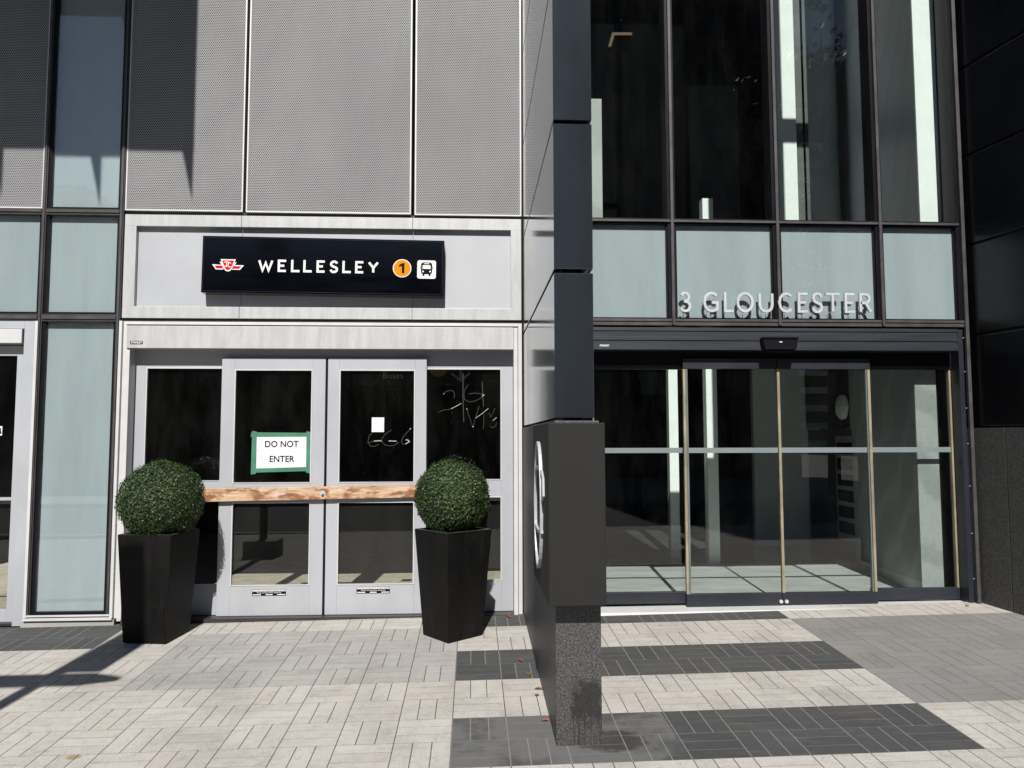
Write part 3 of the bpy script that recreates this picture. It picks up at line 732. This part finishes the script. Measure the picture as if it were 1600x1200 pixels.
side(arc(-2.20, 1.165, .205, .360, 0, 360 * 39 / 40, 39), .020, True, .380, .3975)
def sidepoly(pts, x0, x1):
    t = MB().prism_y(pts, x0, x1); mb.add([(v[1], v[0], v[2]) for v in t.v], [tuple(reversed(f)) for f in t.f])
sidepoly([(-2.42, 1.20), (-2.515, 1.235), (-2.50, 1.33), (-2.42, 1.37)], .386, .3975)
sidepoly([(-1.86, 1.15), (-1.95, 1.03), (-2.00, 1.05), (-1.985, 1.37), (-1.95, 1.385)], .387, .3975)
side([(-2.42, 1.36), (-2.20, 1.385), (-1.985, 1.36)], .018, False, .383, .3975); side([(-2.42, 1.03), (-2.20, 1.01), (-1.99, 1.03)], .018, False, .383, .3975)
mb.build('raised_emblem', M['alu'], ps)

# ------------------------------------------------------------------ lobby building (right)
lb = empty('lobby_building', (2.6, .1, .05), 'dark framed glass lobby front with frosted spandrels over sliding doors', 'building')
MX = (.86, 1.790, 2.755, 3.710)
TOP = 11.
for x in MX:
    o = MB().box(x - .037, x + .037, -.030, .14, 2.62, TOP).build('mullion', M['black'], lb, .002)
    MB().box(x - .013, x + .013, -.062, -.030, 2.558, TOP).build('mullion_cap', M['bronze_cap'], o, .002)
o = MB().box(4.432, 4.505, -.030, .14, 2.62, TOP).build('mullion', M['black'], lb, .002)
MB().box(4.468, 4.500, -.062, -.0305, .075, TOP).build('mullion_cap', M['bronze_cap'], o, .002)
spans = [(.70, MX[0] - .037)] + [(MX[i] + .037, MX[i + 1] - .037) for i in range(3)] + [(MX[3] + .037, 4.432)]
for a, b in spans:
    o = MB().box(a, b, -.029, .14, 3.478, 3.532).build('transom', M['black'], lb, .002)
    MB().box(a - .024, b + .024, -.047, -.0305, 3.496, 3.516).build('transom_cap', M['bronze_cap'], o)
    MB().box(a, b, -.005, .14, 7.88, 8.06).build('transom', M['black'], lb)
MB().box(.70, 4.466, -.005, .14, 2.555, 2.62).build('transom', M['black'], lb)
mb = MB(); xs = [.70] + [x for x in MX] + [4.466]
for i in range(5):
    a = xs[i] + (.0135 if i else 0); b = xs[i + 1] - (.0135 if i < 4 else 0)
    mb.box(a, b, -.05, -.006, 2.592, 2.614); mb.box(a, b, -.042, -.006, 2.556, 2.588)
mb.build('transom_cap', M['bronze_cap'], lb, .002)
for a, b in spans:
    spandrel(lb, a, b, 2.62, 3.478, yb=.018, yg=.004, frame=.012)
    for z0, z1 in ((3.532, 7.88), (8.06, 10.9)):
        pane(a, b, z0, z1, .05, M['glass_lobby'], lb)
mb = MB(); mb.box(.664, 4.6, 0.0, .14, TOP, TOP + .3); mb.box(.664, .70, .0, .14, .05, TOP)
mb.build('wall', M['black'], lb)
mb = MB()
for z0, z1, y in ((2.337, 2.372, -.055), (2.373, 2.421, -.048), (2.422, 2.456, -.055), (2.457, 2.505, -.048), (2.506, 2.535, -.055)):
    mb.box(.70, 4.395, y, .17, z0, z1)
mb.build('door_header', M['navy_header'], lb, .0015)
mb = MB(); mb.box(4.418, 4.462, -.02, .14, .08, 2.535)
mb.build('door_jamb', M['navy'], lb, .002)
mb = MB()
for z in (2.46, 2.15, 1.82, 1.50, 1.12, .70, .30): mb.tube([(4.462, -.012, z), (4.462, -.03, z)], [.0035, .0035], 8)
mb.build('screws', M['alu_bright'], lb)
MB().box(.70, 4.418, .10, .17, 2.214, 2.337).build('transom', M['black'], lb)
def lobby_leaf(name, x0, x1, y, zb, zr, zt0, zt1, st, seal):
    o = MB().box(x0, x1, y, y + .045, zb, zr).build(name, M['navy'], lb, .002)
    MB().box(x0, x1, y, y + .045, zt0, zt1).build('top_rail', M['navy'], o, .002)
    pane(x0, x1, zr, zt0, y + .02, M['glass_lobby'], o, t=.008)
    MB().box(x0, x1, y + .017, y + .0195, 1.421, 1.467).build('safety_band', M['frost'], o)
    for a, b in seal: MB().box(a, b, y + .006, y + .04, zr, zt0).build('edge_seal', M['gold'], o)
    for a, b in st: MB().box(a, b, y + .004, y + .042, zr, zt0).build('stile', M['edge'], o)
    return o
lobby_leaf('sliding_door', 1.893, 2.752, .05, .072, .180, 2.178, 2.272, [(1.918, 1.934)], [(1.893, 1.916)])
lobby_leaf('sliding_door', 2.757, 3.622, .05, .076, .182, 2.178, 2.272, [(3.578, 3.590)], [(2.757, 2.781), (3.598, 3.622)])
lobby_leaf('fixed_panel', .71, 1.905, .105, .09, .190, 2.177, 2.213, [], [(1.083, 1.092)])
lobby_leaf('fixed_panel', 3.60, 4.416, .105, .095, .198, 2.179, 2.213, [], [(4.397, 4.414)])
mb = MB(); mb.tube([(2.735, .05, .108), (2.735, .035, .108)], [.016, .016], 12); mb.tube([(2.785, .05, .108), (2.785, .035, .108)], [.016, .016], 12)
mb.build('door_lock', M['steel'], lb)
mb = MB(); x0, x1 = .70, 4.44
mb.add([(x0, -.13, gz(x0, -.13)), (x1, -.13, gz(x1, -.13)), (x1, -.10, .078), (x0, -.10, .058), (x1, .19, .082), (x0, .19, .062), (x1, .19, .0), (x0, .19, .0)],
       [(0, 1, 2, 3), (3, 2, 4, 5), (5, 4, 6, 7), (0, 3, 5, 7), (1, 6, 4, 2)])
mb.build('door_threshold', M['alu_bright'], lb)
# interior
mb = MB()
DW = M['darkwood']
xx = .70; rnd = random.Random(5)
while xx < 3.0:
    w = rnd.uniform(.16, .42); mb.box(xx, min(xx + w, 3.4), 3.6 + rnd.uniform(0, .02), 3.7, 2.15, 11., rnd.randrange(4)); xx += w
mb.box(3.0, 6., 4.2, 4.3, 3.3, 11., 1)
mb.build('interior_wall', DW, lb)
mb = MB(); mb.box(.68, .70, .17, 9.4, .07, 11., 0); mb.box(.70, 5.9, 9.3, 9.4, .07, 3.3, 1); mb.box(.70, 6., .17, 9.4, 11., 11.1, 0); mb.box(5.9, 6.0, 3.7, 9.3, .07, 11, 0)
mb.build('interior_wall', [DW[1], DW[2]], lb)
MB().box(3.05, 6., .15, 4.19, 3.30, 3.47).build('added_shade_slab', M['wallgrey'], lb)  # slab added to keep the sun off the lobby wall and floor below
mb = MB(); mb.box(.70, 2.2, .15, 3.59, 3.30, 3.47); mb.box(.70, 3.0, 3.71, 9.3, 3.2, 3.3); mb.box(3.0, 5.9, 4.31, 9.3, 3.2, 3.3); mb.build('added_shade_slab', M['void'], lb)  # more added sun-blocking slab, gap left for the lit columns, plus deeper ceilings
# splayed marble wall on the right and its lit end
mb = MB(); mb.prism_z([(4.150, .26), (4.34, .26), (4.62, .9), (4.35, .9)][0:2] + [(5.2, 3.7), (4.90, 3.7)], .07, 3.29)
mb.build('marble_wall', M['marble'], lb)
MB().prism_z([(4.268, .26), (4.47, .26), (5.3, 4.1), (5.02, 4.1)], 3.48, 11.).build('marble_wall', M['marble_upper'], lb)
MB().box(4.143, 4.350, .235, .258, .07, 2.55).build('wall_end', M['marble_light'], lb)
MB().box(4.264, 4.475, .235, .258, 3.30, 11.).build('wall_end', M['plaster'], lb)
mb = MB(); mb.box(4.353, 4.70, .30, .42, .07, 2.6); mb.box(4.478, 4.80, .27, .42, 2.601, 11.)  # black colour stands in for the unlit wall beside the sunlit end
mb.build('shade_black_return', M['black'], lb)
MB().box(3.84, 4.115, 2.58, 2.75, 3.48, 11.).build('column', M['plaster'], lb)
MB().box(4.118, 4.22, 2.62, 2.75, 3.48, 11.).build('column', M['wallgrey'], lb)  # grey strip painted in for the shaded part of the white column
MB().box(2.812, 2.942, 2.35, 2.48, .07, 4.49).build('column', M['plaster'], lb)
MB().box(2.465, 2.580, 2.78, 2.90, .07, 4.6).build('column', M['plaster'], lb)
MB().box(1.215, 1.345, 1.0, 1.12, 3.48, 5.10).build('column', M['marble'], lb)
MB().box(3.94, 4.9, 3.85, 3.95, .07, 3.3).build('back_panel', M['plaster'], lb)
MB().prism_z([(4.615, 2.30), (5.0, 2.30), (5.2, 3.65), (4.66, 3.72)], .07, 1.66).build('reception_wall', M['granite2'], lb)
MB().box(4.235, 4.62, 2.50, 2.60, 3.48, 11.).build('dark_glass_panel', M['mirror'], lb)
# things inside the lobby
db = empty('directory_board', (4.60, 2.75, .7), 'pale notice board with rows of dark cards on the lobby side wall', 'board')
MB().box(4.600, 4.613, 2.33, 2.80, .30, 1.58).build('board', M['dimtext'], db)
for k in range(6): MB().box(4.595, 4.599, 2.37, 2.76, .38 + k * .195, .52 + k * .195).build('card', M['ink'], db)
pc = empty('wall_picture', (4.64, 3.0, 1.68), 'black framed picture of a round white rock in the lobby', 'picture')
MB().box(4.63, 4.66, 2.25, 3.70, 1.68, 2.7).build('frame', M['black'], pc)
bm = bmesh.new(); bmesh.ops.create_icosphere(bm, subdivisions=2, radius=.17)
for v in bm.verts: v.co *= random.uniform(.9, 1.05)
me = bpy.data.meshes.new('rock'); bm.to_mesh(me); bm.free(); me.materials.append(M['plaster'])
o = bpy.data.objects.new('rock', me); COL.objects.link(o); o.parent = pc; o.location = (-.06, -.45, .26); o.scale = (.3, 1, 1)
cf = MB(); cf.ribbon([(1.62, 6.19), (1.67, 6.36), (1.90, 6.365)], .035, 2.0, 2.05)
tag(cf.build('ceiling_trim', M['copper'], None), 'bent copper trim hanging high behind the first upper pane', 'trim')
# address lettering
ad = empty('address_sign', (2.72, -.075, 2.675), 'raised steel letters reading 3 GLOUCESTER across the frosted spandrels', 'sign')
lx = [(1.843, 1.947), (2.053, 2.195), (2.244, 2.331), (2.358, 2.514), (2.559, 2.695), (2.736, 2.868), (2.917, 3.009), (3.046, 3.150), (3.175, 3.304), (3.348, 3.440), (3.485, 3.599)]
for ch, (a, b) in zip('3GLOUCESTER', lx):
    mb = MB(); letter(mb, ch, a, b, 2.675, .182, .0225, -.066, -.044)
    for px in ((a + b) / 2 - .02, (a + b) / 2 + .02) if ch not in 'LO3' else ((a + .012, a + .0121) if ch == 'L' else ((a + b) / 2, (a + b) / 2 + .0001)):
        mb.tube([(px, -.043, 2.684), (px, .003, 2.684)], [.003, .003], 6)
    o = mb.build('letter', M['steel'], ad)
sn = empty('door_sensor', (2.725, -.10, 2.31), 'black motion sensor box on the dark header above the lobby doors', 'sensor')
mb = MB(); mb.prism_y([(2.585, 2.335), (2.865, 2.335), (2.885, 2.43), (2.565, 2.43)], -.13, -.056)
mb.prism_y([(2.60, 2.315), (2.85, 2.315), (2.86, 2.334), (2.59, 2.334)], -.11, -.0555)
mb.build('housing', M['black'], sn, .004)
MB().box(2.565, 2.885, -.14, -.0565, 2.431, 2.445).build('hood', M['black'], sn, .002)
MB().box(2.712, 2.738, -.1315, -.1302, 2.397, 2.405).build('indicator', M['white'], sn)
pl = empty('maker_plate', (1.163, -.056, 2.36), 'tiny white maker name on the dark header beside the dividing wall', 'plate', 'maker plates on door headers')
text('lettering', 'STANLEY', .024, 1.163, -.0562, 2.364, M['white'], pl, .0004, 'CENTER', shear=.25, sx=.85, bold=.0008)

# ------------------------------------------------------------------ dark cladding wall on the right
rw = empty('clad_wall', (5.1, -1.4, .1), 'black panelled side wall on a black granite base at the right edge', 'wall')
A = Vector((4.512, .10)); D = Vector((.17, -1.0)); Wd = Vector((1.3, 0))
def foot(t0, t1, off=0.):
    p = A + D * t0 + Vector((off, 0)); q = A + D * t1 + Vector((off, 0))
    return [(q.x, q.y), (q.x + 1.2, q.y), (p.x + 1.2, p.y), (p.x, p.y)]
zs = [1.655, 2.468, 2.490, 3.300, 3.322, 4.130, 4.152, 4.965, 4.987, 5.80, 5.822, 6.64, 6.66, 8.6, 8.62, 11.]
for a, b in zip(zs[::2], zs[1::2]): MB().prism_z(foot(0, 3.0), a, b).build('cladding_panel', M['blackpanel'], rw, .006)
MB().prism_z(foot(.01, 2.99, .02), .2, 11.).build('wall_core', M['void'], rw)
for a, b in ((.005, .449), (.458, 1.8), (1.808, 3.0)): MB().prism_z(foot(a, b, -.012), -.1, 1.638).build('granite_panel', M['granite2'], rw, .002)

# ------------------------------------------------------------------ fallen leaves
for i, (x, y, c, lbl) in enumerate([(.345, -1.23, 'redleaf', 'red fallen leaf on the grey pavers, farthest along the dividing wall'), (.383, -1.506, 'brownleaf', 'small brown fallen leaf lying flat beside the granite base'),
      (.425, -1.781, 'brownleaf', 'brown fallen leaf touching the granite base'), (.402, -1.885, 'brownleaf', 'curled brown fallen leaf on pale pavers beside the granite'),
      (.415, -2.277, 'redleaf', 'red fallen leaf at the foot of the wall sign'), (.313, -.09, 'redleaf', 'orange red leaf lying by the station door frame'),
      (4.33, -.12, 'brownleaf', 'dry brown leaf in the corner by the lobby jamb')]):
    a = random.uniform(0, 6.28); L = random.uniform(.022, .034); z = gz(x, y)
    mb = MB(); ca, sa = math.cos(a), math.sin(a)
    P = lambda u, v, h: (x + u * ca - v * sa, y + u * sa + v * ca, z + h)
    mb.add([P(-L, 0, .003), P(-.3 * L, -.55 * L, .010), P(.5 * L, -.4 * L, .012), P(L, 0, .004), P(.5 * L, .4 * L, .014), P(-.3 * L, .55 * L, .009), P(0, 0, .003), P(-1.6 * L, .1 * L, .004)],
           [(0, 1, 6), (1, 2, 6), (2, 3, 6), (3, 4, 6), (4, 5, 6), (5, 0, 6), (0, 7, 6)])
    tag(mb.build('fallen_leaf', M[c]), lbl, 'leaf', 'fallen leaves on the paving')

# ------------------------------------------------------------------ across the street (seen in reflections, casts nothing here)
sp = empty('signal_pole', (-3.12, -4.9, gz(-3.12, -4.9)), 'street pole with a boxed base and a pointed arm sign on the paving', 'pole')
z = gz(-3.12, -4.9)
MB().tube([(-3.12, -4.9, z), (-3.12, -4.9, 5.2)], [.06, .055], 14).build('post', M['bronze'], sp)
MB().box(-3.36, -2.88, -5.14, -4.66, z - .02, z + .26).build('base', M['concrete'], sp, .02)
MB().prism_y([(-4.6, 3.42), (-2.85, 3.42), (-2.62, 3.50), (-2.85, 3.60), (-4.6, 3.60)], -4.94, -4.86).build('arm', M['bronze'], sp)
MB().box(-3.14, -2.84, -5.0, -4.80, 3.75, 4.95).build('signal_head', M['black'], sp, .02)
def far_building(name, label, x0, x1, y0, y1, h, wall, rows, cols, balcony=False):
    t = empty(name, ((x0 + x1) / 2, (y0 + y1) / 2, -.75), label, 'building')
    MB().box(x0, x1, y0, y1, -.75, h).build('wall', M[wall], t)
    MB().box(x0 - .2, x1 + .2, y0 - .2, y1 + .2, h, h + .4).build('roof', M['concrete'], t)
    fh = h / rows; fw = (x1 - x0) / cols
    for r in range(rows):
        for c in range(cols):
            a = x0 + fw * c + fw * .18; b = a + fw * .64; zz = r * fh + fh * .25
            MB().box(a, b, y1, y1 + .04, zz, zz + fh * .55).build('window', M['farglass'], t)
        if balcony:
            for c in range(0, cols, 2):
                a = x0 + fw * c + fw * .1
                MB().box(a, a + fw * 1.3, y1 + .05, y1 + 1.3, r * fh + .05, r * fh + 1.1).build('balcony', M['farwhite'], t)
far_building('office_building', 'low brown building across the street behind the camera', -18.5, 1.5, -44, -32, 10.2, 'brick', 3, 6)
far_building('corner_building', 'taller corner building across the street at the left', -42, -19, -44, -31, 13.5, 'stonefar', 4, 5)
far_building('apartment_tower', 'tall stone apartment tower across the street', 3, 16.5, -43, -31, 24.5, 'stonefar', 8, 5)
far_building('balcony_building', 'apartment block with white balconies across the street', 46, 86, -140, -120, 66, 'brick', 22, 4, True)
def tree(x, y, h, r, seed, label):
    rnd = random.Random(seed); t = empty('street_tree', (x, y, -.45), label, 'tree', 'street trees across the road')
    mb = MB(); mb.tube([(x, y, -.45), (x + .1, y, h * .3), (x, y + .1, h * .6), (x, y, h * .9)], [.22, .17, .11, .03], 10)
    for k in range(9):
        a = rnd.uniform(0, 6.28); z0 = h * rnd.uniform(.28, .7); L = r * rnd.uniform(.6, .95)
        mb.tube([(x, y, z0), (x + L * .5 * math.cos(a), y + L * .5 * math.sin(a), z0 + L * .4), (x + L * math.cos(a), y + L * math.sin(a), z0 + L * .6)], [.08, .05, .02], 6)
    mb.build('trunk', M['bark'], t)
    mb = MB(); cl = []
    for k in range(70):
        u = Vector((rnd.gauss(0, 1), rnd.gauss(0, 1), rnd.gauss(0, 1))).normalized() * rnd.uniform(.45, 1)
        cl.append(Vector((x + u.x * r, y + u.y * r, h * .62 + u.z * h * .38)))
    for k in range(7000):
        c = rnd.choice(cl) + Vector((rnd.gauss(0, 1), rnd.gauss(0, 1), rnd.gauss(0, .8))) * (r * .14)
        d = Vector((rnd.gauss(0, 1), rnd.gauss(0, 1), rnd.gauss(0, 1) + .6)).normalized(); u = d.orthogonal().normalized(); w = d.cross(u); L = rnd.uniform(.09, .16)
        mb.add([c - u * L, c + w * L * .6, c + u * L, c - w * L * .6], [(0, 1, 2, 3)])
    mb.build('crown', M['tree_leaf'], t)
tree(12.4, -19., 17.5, 3.4, 21, 'tall leafy street tree across the road nearer the stone tower')
tree(17.6, -22., 13.5, 3.4, 22, 'shorter leafy street tree across the road nearer the balconies')

# ------------------------------------------------------------------ light
sun_dir = Vector((.075, 1., -1.0)).normalized()
sd = bpy.data.lights.new('sun', 'SUN'); sd.energy = 5.0; sd.angle = math.radians(.5); sd.color = (1., .965, .91)
so = bpy.data.objects.new('sun', sd); COL.objects.link(so); so.rotation_euler = sun_dir.to_track_quat('-Z', 'Y').to_euler(); so.location = (-2, -20, 20)
w = bpy.data.worlds.new('World'); scene.world = w; w.use_nodes = True; nt = w.node_tree; nt.nodes.clear()
sky = nt.nodes.new('ShaderNodeTexSky'); sky.sky_type = 'NISHITA'; sky.sun_disc = False; sky.dust_density = .4; sky.ozone_density = 2.2
sky.sun_elevation = math.asin(-sun_dir.z); sky.sun_rotation = math.radians(180 + 4.3)
bg = nt.nodes.new('ShaderNodeBackground'); bg.inputs[1].default_value = .05
ow = nt.nodes.new('ShaderNodeOutputWorld'); nt.links.new(sky.outputs[0], bg.inputs[0]); nt.links.new(bg.outputs[0], ow.inputs[0])

# ------------------------------------------------------------------ camera
def cam_matrix(p, y, r):
    p, y, r = map(math.radians, (p, y, r))
    B = Matrix(((1, 0, 0), (0, 0, -1), (0, 1, 0)))
    Ry = Matrix(((math.cos(y), 0, -math.sin(y)), (0, 1, 0), (math.sin(y), 0, math.cos(y))))
    Rp = Matrix(((1, 0, 0), (0, math.cos(p), math.sin(p)), (0, -math.sin(p), math.cos(p))))
    Rr = Matrix(((math.cos(r), -math.sin(r), 0), (math.sin(r), math.cos(r), 0), (0, 0, 1)))
    m = Rr @ Rp @ Ry @ B
    return Matrix((m[0], -m[1], -m[2])).transposed()
cd = bpy.data.cameras.new('camera'); cd.sensor_width = 36.; cd.lens = 27.; cd.clip_start = .05; cd.clip_end = 1500.
co = bpy.data.objects.new('camera', cd); COL.objects.link(co)
co.matrix_world = Matrix.Translation((0, -6.75, 1.55)) @ cam_matrix(4.09, 2.96, -.117).to_4x4()
scene.camera = co
scene.view_settings.view_transform = 'Standard'; scene.view_settings.look = 'None'
scene.view_settings.exposure = .46; scene.view_settings.gamma = 1.
scene.cycles.transparent_max_bounces = 24; scene.cycles.max_bounces = 10; scene.cycles.caustics_reflective = False
scene.cycles.use_denoising = True
